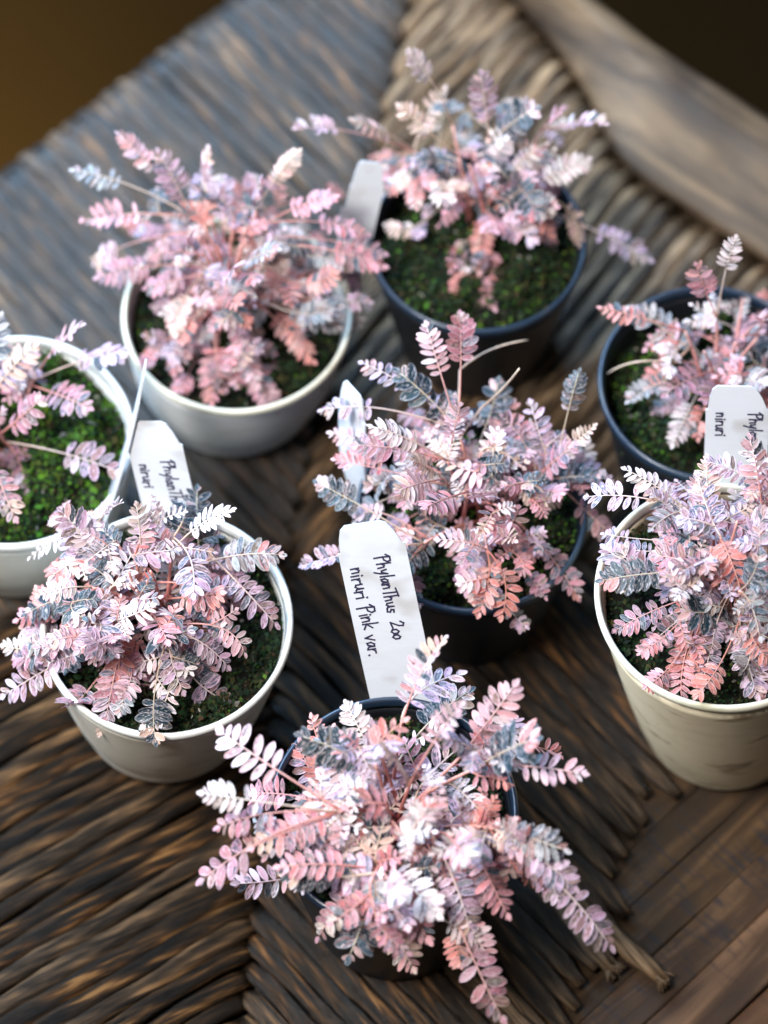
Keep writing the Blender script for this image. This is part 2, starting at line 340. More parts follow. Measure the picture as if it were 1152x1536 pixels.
STRAND_RAMP = [(0.45, (0.006, 0.005, 0.004)), (0.55, (0.018, 0.011, 0.006)), (0.61, (0.058, 0.028, 0.010)), (0.69, (0.165, 0.086, 0.031))]
M = {}
M['leaf'] = leaf_material()
M['stem'] = tint_material('reddish_stem', 0.5, 0.4)
M['moss'] = tint_material('living_moss', 0.75, 0.2, 0.25)
M['soil'] = soil_material()
M['strand'] = strand_material()
M['white_a'] = plastic_pot('stained_white_plastic', (0.78, 0.74, 0.64), (0.20, 0.14, 0.08), 0.40, seed=1.0)
M['white_b'] = plastic_pot('cool_white_plastic', (0.74, 0.75, 0.74), (0.30, 0.26, 0.20), 0.35, seed=2.0)
M['white_f'] = plastic_pot('dull_white_plastic', (0.72, 0.72, 0.67), (0.34, 0.29, 0.20), 0.35, seed=3.0)
M['white_g'] = plastic_pot('yellowed_stained_plastic', (0.80, 0.71, 0.51), (0.17, 0.095, 0.03), 0.95, rough=0.45, seed=4.0)
M['rim_white'] = plastic_pot('pale_rim_plastic', (0.74, 0.76, 0.74), (0.30, 0.26, 0.16), 0.35, rough=0.33, seed=5.0)
M['rim_g'] = plastic_pot('algae_stained_rim_plastic', (0.68, 0.67, 0.56), (0.22, 0.20, 0.08), 0.7, rough=0.36, seed=6.0)
M['black'] = plastic_pot('black_plastic', (0.010, 0.012, 0.016), (0.03, 0.03, 0.028), 0.5, rough=0.42, seed=7.0)
M['rim_black'] = plastic_pot('sky_tinted_black_rim', (0.012, 0.026, 0.050), (0.05, 0.06, 0.06), 0.5, rough=0.30, spec=0.7, seed=8.0)  # blue sky reflection mixed into the black rim's base colour
M['tag'] = plastic_pot('white_label_plastic', (0.55, 0.58, 0.63), (0.30, 0.28, 0.25), 0.55, rough=0.4, seed=9.0)
m_, nt_, b_, o_ = mat('dark_pen_ink'); b_.inputs['Base Color'].default_value = (0.018, 0.016, 0.05, 1); b_.inputs['Roughness'].default_value = 0.55; M['ink'] = m_
m_, nt_, b_, o_ = mat('faded_pen_ink'); b_.inputs['Base Color'].default_value = (0.52, 0.52, 0.58, 1); b_.inputs['Roughness'].default_value = 0.6; M['ghost'] = m_

# ------------------------------------------------------------------ leaf colours (base colours)
STY = {  # list of leaflet tints, dark mottle amount, pale flecks, rachis tint
 'white':  ([(0.86, 0.80, 0.79), (0.82, 0.80, 0.76), (0.86, 0.76, 0.77)], 0.28, 0.0, (0.84, 0.78, 0.72)),
 'cream':  ([(0.82, 0.68, 0.58), (0.80, 0.72, 0.62), (0.82, 0.60, 0.55)], 0.30, 0.0, (0.78, 0.66, 0.52)),
 'pinkw':  ([(0.82, 0.62, 0.67), (0.86, 0.77, 0.78), (0.82, 0.55, 0.57)], 0.34, 0.0, (0.82, 0.62, 0.60)),
 'pink':   ([(0.74, 0.42, 0.46), (0.74, 0.50, 0.55), (0.76, 0.34, 0.35)], 0.42, 0.0, (0.78, 0.42, 0.40)),
 'salmon': ([(0.76, 0.38, 0.33), (0.77, 0.47, 0.41), (0.72, 0.30, 0.26)], 0.28, 0.0, (0.72, 0.36, 0.28)),
 'mauve':  ([(0.56, 0.30, 0.36), (0.52, 0.34, 0.39), (0.60, 0.32, 0.35)], 0.62, 0.0, (0.62, 0.40, 0.38)),
 'lilac':  ([(0.70, 0.56, 0.70), (0.66, 0.50, 0.64), (0.76, 0.66, 0.76)], 0.70, 0.0, (0.72, 0.62, 0.64)),
 'grey':   ([(0.52, 0.55, 0.55), (0.62, 0.60, 0.60), (0.45, 0.52, 0.52)], 0.66, 0.3, (0.66, 0.60, 0.52)),
 'blue':   ([(0.022, 0.070, 0.095), (0.035, 0.092, 0.12), (0.07, 0.14, 0.165)], 0.30, 0.55, (0.55, 0.52, 0.40)),
}
MIXES = {
 'A': 'white white white pinkw pinkw pink salmon lilac lilac lilac lilac mauve cream grey blue blue',
 'B': 'pinkw pinkw lilac lilac lilac pink salmon mauve mauve grey grey cream blue blue white',
 'C': 'pinkw pink pink salmon cream cream cream blue blue blue blue lilac grey grey',
 'D': 'pinkw white pink salmon cream cream cream mauve mauve lilac lilac blue blue grey grey',
 'E': 'pinkw pink mauve mauve grey grey grey cream salmon white blue',
 'F': 'pink mauve mauve lilac lilac grey pinkw blue',
 'G': 'lilac lilac lilac lilac pinkw white white mauve pink salmon blue blue blue cream grey',
 'H': 'pinkw pinkw white white white pink lilac lilac lilac cream cream salmon mauve grey blue blue',
}

def leaflet(mb, p, d, n, length, width, tint, lfx, rng, curl):
    """one oval leaflet starting at p, pointing along d, face normal n"""
    side = nrm(d.cross(n)); n = nrm(side.cross(d))
    us = (0.0, 0.10, 0.30, 0.55, 0.80, 0.95, 1.0)
    ws = (0.10, 0.50, 0.90, 1.00, 0.78, 0.36, 0.06)
    rows = []
    for u, w in zip(us, ws):
        c = p + d * (length * u) - n * (curl * length * u * u)
        hw = 0.5 * width * w
        row = []
        for k in (-1, -0.55, 0, 0.55, 1):
            q = c + side * (hw * k) + n * (0.16 * hw * (abs(k) ** 1.5))
            row.append(mb.add(q, tint, (u * length * 2.2, k, 0), lfx))
        rows.append(row)
    for a, b in zip(rows, rows[1:]):
        for j in range(4): mb.face((a[j], a[j + 1], b[j + 1], b[j]))

def frond(parent, base, tip, up, style, rng, size=1.0, arch=None, leaflen=3.2, via=None, into=None):
    """a pinnate frond from base to tip, faces turned to 'up'"""
    cols, mott, flecks, rcol = STY[style]
    Ltot = (tip - base).length
    arch = rng.uniform(0.12, 0.24) if arch is None else arch
    ctrl = (base + tip) * 0.5 + up * (arch * Ltot) + V(rng.uniform(-.06, .06), rng.uniform(-.06, .06), 0) * Ltot
    if via is not None: ctrl = via; Ltot = .5 * Ltot + .5 * ((via - base).length + (tip - via).length)
    nseg = 14
    pts = [bez(base, ctrl, tip, i / nseg) for i in range(nseg + 1)]
    mb = MB() if into is None else into
    rad = [0.050 * size * (1 - 0.6 * i / nseg) for i in range(nseg + 1)]
    stemcol = (0.62, 0.24, 0.20) if style not in ('white', 'cream', 'grey', 'blue', 'lilac') else (0.60, 0.42, 0.32)
    tube(mb, pts, rad, 5, stemcol, rcol, (0, 0, 0))
    f0 = max(0.16, 1 - leaflen * size / max(Ltot, 0.01))
    span = (1 - f0) * Ltot
    old = {'blue': 1.12, 'mauve': 1.05, 'lilac': 1.05, 'white': .90, 'cream': .86}.get(style, 1.0)
    pairs = max(4, int(round(span / (0.315 * size * old * rng.uniform(0.92, 1.2)))))
    base_l = size * old * rng.uniform(0.70, 0.88); ratio = {'blue': .50, 'lilac': .44, 'mauve': .45, 'cream': .34, 'white': .36}.get(style, .40) * rng.uniform(.9, 1.1)
    closed = rng.random(); droop = rng.uniform(-.28, .12); young = rng.random() < .27; ycol = rng.choice([(0.82, 0.66, 0.55), (0.80, 0.50, 0.48), (0.80, 0.74, 0.66), (0.74, 0.66, 0.76), (0.74, 0.36, 0.32)])
    for i in range(pairs + 1):
        q = i / pairs
        for sgn in (-1, 1):
            if rng.random() < .05: continue
            t = f0 + (1 - f0) * min(1.0, (q + (0.25 / pairs if sgn > 0 else 0)) * 0.985)
            p = bez(base, ctrl, tip, t)
            tg = nrm(bez(base, ctrl, tip, min(1, t + .03)) - bez(base, ctrl, tip, t - .03))
            sd = nrm(tg.cross(up)); n = nrm(sd.cross(tg))
            prof = 0.62 + 0.38 * math.sin(PI * min(1, 0.12 + q * 0.95)) if q < .6 else 0.98 - 0.62 * ((q - .6) / .4) ** 1.4
            ln = base_l * prof * rng.uniform(0.9, 1.1)
            a = math.radians(78 - 44 * q ** 1.5 + rng.uniform(-8, 8))
            lift = droop + rng.uniform(-0.14, 0.20) + (0.55 if closed > .82 else 0.0)
            d = nrm(tg * math.cos(a) + sd * (sgn * math.sin(a)) + n * lift)
            nn = nrm(n + sd * (sgn * rng.uniform(-.45, .2)) + tg * rng.uniform(-.3, .3))
            c = rng.choice(cols) if rng.random() < .6 else cols[0]
            if young and q > .62 and rng.random() < .75: c = ycol
            k = rng.uniform(0.86, 1.1)
            if q > .75 and style in ('mauve', 'blue', 'lilac', 'grey') and rng.random() < .5: c = (0.72, 0.56, 0.55)
            if style not in ('blue', 'white', 'cream') and rng.random() < 0.035: c = (0.09, 0.15, 0.18)
            c = tuple(min(0.86, (x * k) ** 1.35) for x in c)
            mo = max(0.05, min(0.95, mott + rng.uniform(-.4, .36)))
            leaflet(mb, p, d, n if rng.random() < .3 else nn, ln, ln * ratio * rng.uniform(.88, 1.12), c, (rng.random(), mo, flecks), rng, rng.uniform(-.05, .30))
    tg = nrm(tip - pts[-3])
    leaflet(mb, pts[-1], tg, up, base_l * .45, base_l * .24, cols[0], (rng.random(), mott * .5, flecks), rng, .1)
    if into is not None: return
    lab = {'blue': 'dark blue-green frond', 'white': 'nearly white frond', 'salmon': 'salmon-red frond'}.get(style)
    return mb.build('frond', M['leaf'], parent, label=lab)

def lathe(mb, prof, n=72, H=1.0, shift=(0, 0), closed=False):
    rings = []
    for r, z in prof:
        k = 1 - z / H
        ox, oy = shift[0] * k, shift[1] * k
        if r < 1e-4: rings.append([mb.add((ox, oy, z))]); continue
        rings.append([mb.add((ox + r * math.cos(2 * PI * j / n), oy + r * math.sin(2 * PI * j / n), z)) for j in range(n)])
    pairs = list(zip(rings, rings[1:])) + ([(rings[-1], rings[0])] if closed else [])
    for a, b in pairs:
        if len(a) == 1 and len(b) == 1: continue
        for j in range(n):
            j2 = (j + 1) % n
            if len(a) == 1: mb.face((a[0], b[j2], b[j]))
            elif len(b) == 1: mb.face((a[j], a[j2], b[0]))
            else: mb.face((a[j], a[j2], b[j2], b[j]))

def make_pot(root, k, P):
    r, h, rb = P['r'], P['h'], P['rb']; sh = P['shift']
    body = M[{'A': 'white_a', 'B': 'white_b', 'F': 'white_f', 'G': 'white_g'}.get(k, 'black')]
    rimm = M[{'A': 'rim_white', 'B': 'rim_g', 'F': 'rim_white', 'G': 'rim_g'}.get(k, 'rim_black')]
    t = 0.16; ro = r - 0.10; zt = h - 0.42
    prof = [(0, 0.05), (rb - .55, 0.05), (rb - .45, 0.0)]
    rnd = {'A': 1.2, 'B': 1.1, 'F': 1.1, 'G': .6}.get(k, .35)         # how round the foot is
    a = math.atan2(ro - rb, zt)
    for i in range(7):
        q = i / 6 * (PI / 2)
        prof.append((rb - rnd * .55 * (1 - math.sin(q)) + .0, rnd * (1 - math.cos(q)) * .9))
    z0 = rnd * .9; r0 = rb
    for i in range(1, 11):
        f = i / 10
        bulge = {'A': .22, 'F': .40, 'B': .30, 'G': .15}.get(k, 0.0) * math.sin(PI * f ** .7)
        prof.append((r0 + (ro - r0) * f + bulge * .6, z0 + (zt - z0) * f))
    prof += [(ro - t, zt), (ro - t - .05, zt - .3)]
    for i in range(1, 7):
        f = i / 6; prof.append((ro - t - .05 - (ro - rb) * f * .9, (zt - .3) * (1 - f) + .9 * f))
    prof.append((0, .9))
    mb = MB(); lathe(mb, prof, 80, h, sh)
    pot = mb.build('pot', body, root)
    w = 0.21 if k in 'ABFG' else 0.2
    rp = [(r - w * .5, h), (r - .05, h - .03), (r, h - .10), (r + .01, h - .26), (r - .02, h - .36), (r - .09, zt - .02), (ro - t - .01, zt - .02), (r - w - .02, h - .30), (r - w, h - .09), (r - w + .05, h - .02)]
    mb = MB(); lathe(mb, rp, 80, h, sh, closed=True)
    mb.build('pot_rim', rimm, pot)
    return pot

MOSS = {'A': (0.85, .04), 'B': (0.4, .1), 'C': (0.7, .2), 'D': (0.5, .3), 'E': (0.45, .2), 'F': (1.0, .9), 'G': (0.35, .1), 'H': (0.4, .1)}
def make_soil(root, k, P, rng):
    r, h = P['r'] - .34, P['h']; z0 = h - {'A': .9, 'C': 1.1, 'E': 1.7}.get(k, 1.15)
    ph = [rng.uniform(0, 6.28) for _ in range(6)]
    def height(x, y):
        d = math.hypot(x, y) / r
        return z0 + .45 * (1 - d * d) + .14 * math.sin(2.1 * x + ph[0]) * math.cos(1.7 * y + ph[1]) + .09 * math.sin(4.3 * x + ph[2]) * math.sin(3.9 * y + ph[3])
    mb = MB(); nr, na = 14, 48
    rings = [[mb.add((0, 0, height(0, 0)))]]
    for i in range(1, nr + 1):
        rr = r * i / nr
        rings.append([mb.add((rr * math.cos(2 * PI * j / na), rr * math.sin(2 * PI * j / na), height(rr * math.cos(2 * PI * j / na), rr * math.sin(2 * PI * j / na)) + rng.uniform(-.04, .04))) for j in range(na)])
    for j in range(na): mb.face((rings[0][0], rings[1][j], rings[1][(j + 1) % na]))
    for a, b in zip(rings[1:], rings[2:]):
        for j in range(na): mb.face((a[j], b[j], b[(j + 1) % na], a[(j + 1) % na]))
    soil = mb.build('soil', M['soil'], root)
    dens, bright = MOSS[k]
    mb = MB(); cl = [(rng.uniform(-r, r), rng.uniform(-r, r), rng.uniform(.4, 1.3), rng.random()) for _ in range(26)]
    made = 0; tries = 0; want = int(13000 * dens)
    while made < want and tries < 90000:
        tries += 1
        c = rng.choice(cl); x = c[0] + rng.gauss(0, c[2] * .5); y = c[1] + rng.gauss(0, c[2] * .5)
        if rng.random() < .45: x, y = rng.uniform(-r, r), rng.uniform(-r, r)
        d = math.hypot(x, y)
        if d > r - .05: continue
        e = c[3]
        dark = (0.008, 0.018, 0.008); mid = (0.020, 0.044, 0.014); brighter = (0.08, 0.18, 0.018); olive = (0.05, 0.044, 0.016)
        if rng.random() < bright * (.25 + .75 * e): col = brighter if rng.random() < .6 else mid
        elif rng.random() < .22: col = olive
        else: col = mid if rng.random() < .3 + .3 * e else dark
        col = tuple(q * rng.uniform(.7, 1.25) for q in col)
        z = height(x, y) + rng.uniform(0, .12) + (.6 * e + .15) * math.exp(-((x - c[0]) ** 2 + (y - c[1]) ** 2) / (c[2] ** 2))
        s = rng.uniform(.09, .19) if rng.random() < .9 else rng.uniform(.2, .32) * (1.25 if k in 'F' else 1)
        p = V(x, y, z); an = rng.uniform(0, 2 * PI); el = rng.uniform(-.2, 1.2)
        dv = V(math.cos(an) * math.cos(el), math.sin(an) * math.cos(el), math.sin(el)); sd = nrm(dv.cross(V(0, 0, 1) + V(rng.uniform(-.4, .4), rng.uniform(-.4, .4), 0)))
        w = s * rng.uniform(.3, .5)
        if rng.random() < .012: col = (0.45, 0.42, 0.36); dv = nrm(dv * .3 + V(0, 0, .6)); w *= 1.6
        i0 = mb.add(p - dv * s * .2, col); i1 = mb.add(p + dv * s * .4 + sd * w, col); i2 = mb.add(p + dv * s, col); i3 = mb.add(p + dv * s * .4 - sd * w, col)
        mb.face((i0, i1, i2, i3)); made += 1
    mb.build('moss', M['moss'], soil, smooth_=False)
    return height

#            crown offset x,y   radius  height  stems fronds leaf size
CROWN = {
 'A': ((-1.0, 0.3), 5.1, 5.0, 13, 96, .90),
 'B': ((-0.2, 1.2), 5.9, 5.8, 15, 98, .80),
 'C': ((0.4, 2.0), 4.9, 5.0, 11, 56, .80),
 'D': ((0.2, 0.0), 5.0, 5.0, 13, 86, .80),
 'E': ((0.8, 0.3), 4.6, 4.2, 9, 34, .86),
 'F': ((-1.4, 0.4), 4.4, 3.8, 8, 22, .96),
 'G': ((0.3, 0.4), 5.1, 5.2, 13, 92, .86),
 'H': ((0.5, -0.8), 6.0, 5.8, 15, 98, 1.0),
}
PLANT_LABEL = {
 'A': 'dense pink and white plant in round-bottomed white pot, front left, moss showing on its right',
 'B': 'bushy pink plant in shallow cool white pot near the table\'s left wrapped edge',
 'C': 'pink and blue plant in black mossy pot, farthest back by the wooden rail',
 'D': 'pink and cream plant in black pot in the middle, a bare twig rising behind it',
 'E': 'sparse dusty pink plant in black pot below the wooden rail at the right edge',
 'F': 'sparse mauve plant in white pot full of bright green moss, cut by the left edge',
 'G': 'lilac and pink plant in tall yellowed pot with brown stains',
 'H': 'largest pale pink plant, hiding its black pot, nearest, beside the frayed strands',
}

def make_plant(k, idx):
    P = POTS[k]; rng = random.Random(100 + idx * 17 + (5 if k == 'F' else 0))
    rim = P['rim']; base = V(rim[0], rim[1], P['zb'])
    root = thing('potted_plant', PLANT_LABEL[k], 'potted plant', base, 'variegated pink plants in nursery pots')
    make_pot(root, k, P)
    height = make_soil(root, k, P, rng)
    (cx, cy), R, Hc, nst, nfr, size = CROWN[k]
    root0 = V(cx * .35, cy * .35, height(cx * .35, cy * .35) - .1)
    zc = P['h'] - .6
    cols = MIXES[k].split()
    samples = []
    stems = []
    for s in range(nst):
        az = 2 * PI * (s + rng.uniform(-.3, .3)) / nst
        el = math.radians(rng.uniform(30, 80)) if s % 3 else math.radians(rng.uniform(66, 88))
        end = V(cx, cy, zc) + V(math.cos(az) * math.cos(el) * R * .72, math.sin(az) * math.cos(el) * R * .72, math.sin(el) * Hc * .76)
        b = root0 + V(rng.uniform(-.5, .5), rng.uniform(-.5, .5), 0)
        ctl = (b + end) * .5 + V(0, 0, rng.uniform(.3, .9))
        pts = [bez(b, ctl, end, i / 12) for i in range(13)]
        mb = MB(); red = rng.choice([(0.46, 0.10, 0.09), (0.55, 0.20, 0.15), (0.52, 0.13, 0.16)])
        tube(mb, pts, [.085 - .045 * i / 12 for i in range(13)], 7, red, (0.70, 0.36, 0.32))
        mb.build('stem', M['stem'], root)
        samples += pts[3:]; stems.append(pts)
    cc = V(cx, cy, zc)
    def face_up(p, tip):
        o = nrm(tip - V(cx, cy, zc - 1.2)); return nrm(o * .6 + V(0, -.12, .9) + V(rng.uniform(-.35, .35), rng.uniform(-.35, .35), 0))
    # fronds seen one by one in the photograph
    for (w, sty) in TIPS[k]:
        tip = V(*w) - base
        d = tip - cc; want = 3.2 * size
        best = min(samples, key=lambda q: abs((tip - q).length - want) + .25 * (q - cc).length)
        b = best
        frond(root, b, tip, face_up(b, tip), sty, rng, size * rng.uniform(.78, 1.0), None, 2.5)
    # the rest of the crown
    for f in range(nfr):
        an = rng.uniform(0, 2 * PI); cz = rng.uniform(-.08, 1.0); sz_ = math.sqrt(max(0, 1 - cz * cz))
        q = rng.uniform(.58, 1.0) if rng.random() < .75 else rng.uniform(.3, .6)
        sz = size * rng.uniform(.60, .98)
        tip = cc + V(R * sz_ * math.cos(an) * q, R * sz_ * math.sin(an) * q, Hc * cz * q)
        rad_ = nrm(tip - cc); tang = nrm(rad_.cross(V(rng.gauss(0, 1), rng.gauss(0, 1), rng.gauss(0, 1))))
        if k == 'H' and tip.z + base.z > 7.4 and tip.y + base.y > -14.2 and abs(tip.x + base.x - .3) < 2.0: continue
        fd = nrm(rad_ * rng.uniform(.15, .9) + tang * rng.uniform(.3, 1.0) + V(0, 0, -.30))
        via = tip - fd * (1.9 * sz)
        b = min(samples, key=lambda p: (via - p).length + .15 * (p - cc).length + rng.uniform(0, .4))
        via = b + (via - b) * .85
        if tip.z < P['h'] - .5 and math.hypot(tip.x, tip.y) > P['r'] - .4: tip.z = P['h'] - .1
        if tip.z < P['h'] - .75: tip.z = P['h'] - .6
        sty = rng.choice(cols)
        lowness = (tip.z - P['h']) / Hc
        if lowness < .25 and rng.random() < .5: sty = rng.choice(['mauve', 'salmon', 'pink'])
        if lowness > .75 and rng.random() < .35: sty = rng.choice(['pinkw', 'white', 'pinkw'])
        mbs = MB()
        frond(root, b, tip, face_up(b, tip), sty, rng, sz, None, 2.15, via, mbs)
        if rng.random() < .8:                                  # the sprig forks: a second, smaller frond from the same twig
            mid = bez(b, via, tip, rng.uniform(.2, .5)); axis = nrm(tip - mid)
            sd = nrm(axis.cross(V(0, 0, 1) + V(rng.uniform(-.3, .3), rng.uniform(-.3, .3), 0))) * rng.choice((-1, 1))
            s2 = sz * rng.uniform(.62, .9); d2 = nrm(axis * rng.uniform(.2, .8) + sd + V(0, 0, rng.uniform(-.3, .35)))
            t2 = mid + d2 * rng.uniform(1.5, 2.1) * s2
            if k == 'H' and t2.y + base.y > -14.0 and abs(t2.x + base.x - .3) < 2.0: t2 = mid + (tip - mid) * .6 + V(0, -.8, .4)
            if t2.z < P['h'] - .6: t2.z = P['h'] - .5
            frond(root, mid, t2, face_up(mid, t2), sty if rng.random() < .4 else rng.choice(cols), rng, s2, None, 1.9, None, mbs)
            if rng.random() < .5:
                mid = bez(b, via, tip, rng.uniform(.15, .4)); s3 = sz * rng.uniform(.5, .75)
                d3 = nrm(axis * rng.uniform(.1, .6) - sd + V(0, 0, rng.uniform(-.2, .5))); t3 = mid + d3 * rng.uniform(1.4, 1.9) * s3
                if t3.z < P['h'] - .6: t3.z = P['h'] - .5
                if not (k == 'H' and t3.y + base.y > -14.0 and abs(t3.x + base.x - .3) < 2.0):
                    frond(root, mid, t3, face_up(mid, t3), rng.choice([sty, 'white', 'cream', 'pinkw', 'pink']), rng, s3, None, 1.7, None, mbs)
        if k == 'B' and tip.x < -3.4 and tip.y < 1.5 and tip.z < P['h'] + 2.2: continue
        mbs.build('sprig', M['leaf'], root, label={'blue': 'dark blue-green sprig', 'white': 'nearly white sprig', 'salmon': 'salmon-red sprig'}.get(sty))
    # low fronds hanging inside the pot mouth
    for f in range(5 if k in 'CEF' else 8):
        an = rng.uniform(0, 2 * PI); b = V(cx * .5, cy * .5, P['h'] - .2) + V(math.cos(an), math.sin(an), 0) * .8
        tip = b + V(math.cos(an), math.sin(an), rng.uniform(-.35, .1)) * rng.uniform(1.6, 2.3)
        if math.hypot(tip.x, tip.y) > P['r'] - .45: continue
        frond(root, b, tip, nrm(V(math.cos(an) * .4, math.sin(an) * .4, 1)), rng.choice(['mauve', 'salmon', 'pink', 'grey']), rng, size * .7, .1, 1.9)
    if k in DRY:
        for pts_ in DRY[k]:
            a, b, c = [V(*p) - base for p in pts_]
            c2 = b * 2 - (a + c) * .5
            near = min(samples, key=lambda q: (q - a).length)
            pts = [near, (near + a) * .5] + [bez(a, c2, c, i / 10) for i in range(11)]
            mb = MB(); tube(mb, pts, [.05 - .02 * i / 12 for i in range(13)], 6, (0.42, 0.26, 0.2), (0.62, 0.5, 0.4)); 
            mb.build('twig', M['stem'], root, label='dry bare twig')
    return root

DRY = {'D': [TABLE['dry'][0], TABLE['dry'][1]], 'E': [TABLE['dry'][2]]}

# ------------------------------------------------------------------ labels stuck in the soil
GL = {  # hand-drawn letters as pen strokes, x-height 0.5, capital height 1
 'P': (.62, [[(.18, -.12), (.16, .5), (.2, 1.0)], [(.0, .78), (.2, 1.02), (.5, .98), (.58, .75), (.42, .55), (.16, .5)]]),
 'h': (.5, [[(.06, 1.0), (.05, .0)], [(.05, .3), (.2, .5), (.34, .42), (.38, .0)]]),
 'y': (.48, [[(.03, .5), (.1, .15), (.22, .12), (.36, .5)], [(.38, .52), (.3, .0), (.16, -.4)]]),
 'l': (.2, [[(.1, 1.02), (.07, .0)]]),
 'a': (.5, [[(.36, .42), (.2, .5), (.05, .3), (.1, .03), (.24, .06), (.36, .4)], [(.37, .46), (.37, .12), (.46, .0)]]),
 'n': (.48, [[(.04, .5), (.06, .0)], [(.06, .28), (.2, .5), (.33, .42), (.36, .0)]]),
 'T': (.5, [[(-.05, .98), (.6, 1.02)], [(.26, 1.0), (.22, .0)]]),
 'u': (.5, [[(.04, .5), (.07, .1), (.2, .02), (.33, .2), (.36, .5)], [(.36, .5), (.38, .08), (.46, .0)]]),
 's': (.42, [[(.33, .46), (.14, .5), (.1, .32), (.3, .2), (.24, .0), (.03, .05)]]),
 'i': (.24, [[(.08, .48), (.1, .0)], [(.1, .72), (.12, .69)]]),
 'r': (.42, [[(.05, .5), (.07, .0)], [(.07, .28), (.2, .48), (.36, .46)]]),
 'k': (.5, [[(.06, 1.0), (.05, .0)], [(.36, .55), (.07, .24), (.42, .0)]]),
 'v': (.46, [[(.0, .5), (.16, .0), (.38, .55)]]),
 '.': (.25, [[(.08, .03), (.1, .0)]]),
 '2': (.56, [[(.03, .75), (.2, .95), (.4, .85), (.36, .55), (.03, .02), (.5, .05)]]),
 '0': (.5, [[(.22, .55), (.05, .4), (.04, .12), (.2, .0), (.37, .16), (.36, .42), (.22, .55)]]),
 '1': (.3, [[(.1, .9), (.12, .0)]]), ' ': (.36, []),
}
def writing(mb, text, l0, w0, size, rng, pen, to3):
    x = 0
    for ch in text:
        adv, strokes = GL[ch]
        j = (rng.uniform(-.03, .03), rng.uniform(-.05, .05))
        for st in strokes:
            pts = [(l0 + (x + p[0] + j[0]) * size, w0 + (p[1] + j[1] + .12 * (p[0])) * size) for p in st]
            for (a, b) in zip(pts, pts[1:]):
                dx, dy = b[0] - a[0], b[1] - a[1]; q = math.hypot(dx, dy) or 1
                ex, ey = dx / q * pen * .5, dy / q * pen * .5; nx, ny = -dy / q * pen * .5, dx / q * pen * .5
                lo = []; hi = []
                for (px, py) in ((a[0] - ex + nx, a[1] - ey + ny), (b[0] + ex + nx, b[1] + ey + ny), (b[0] + ex - nx, b[1] + ey - ny), (a[0] - ex - nx, a[1] - ey - ny)):
                    lo.append(mb.add(to3(px, py, .031))); hi.append(mb.add(to3(px, py, .036 + rng.uniform(0, .002))))
                mb.face(hi)
                for i in range(4): mb.face((lo[i], lo[(i + 1) % 4], hi[(i + 1) % 4], hi[i]))
        x += adv * 1.02

TAGSPEC = {  # width, direction of the width axis (x,y), label, lines
 'H': (2.22, (1.0, -.06), 'whole white plant label with dark handwriting and 200, leaning behind the nearest plant', [('PhylanThus  200', 1.25, .08, .47), ('niruri Pink var.', 1.60, -.88, .53)]),
 'A': (2.0, (1.0, -.30), 'white plant label with blue handwriting, leaning behind the front left white pot\'s plant', [('PhylanThus', 1.55, .12, .46), ('niruri', 1.75, -.78, .44)]),
 'G': (2.1, (1.0, -.1), 'upright white plant label between the two right-hand plants, mostly hidden below its top', [('PhylanThus', 1.05, .42, .44), ('niruri', 1.1, -.75, .44)]),
 'B': (1.2, (.95, .10), 'blurred white plant label with faint writing between the two farthest plants', [('Phylan', 1.9, -.1, .36), ('niruri', 2.0, -.75, .3)]),
 'D': (1.7, (.50, -.86), 'small sliver of white plant label at the left of the middle plant', []),
 'F': (1.9, (-.15, .487, -.87), 'thin white plant label seen edge-on at the right side of the mossy white pot', []),
}
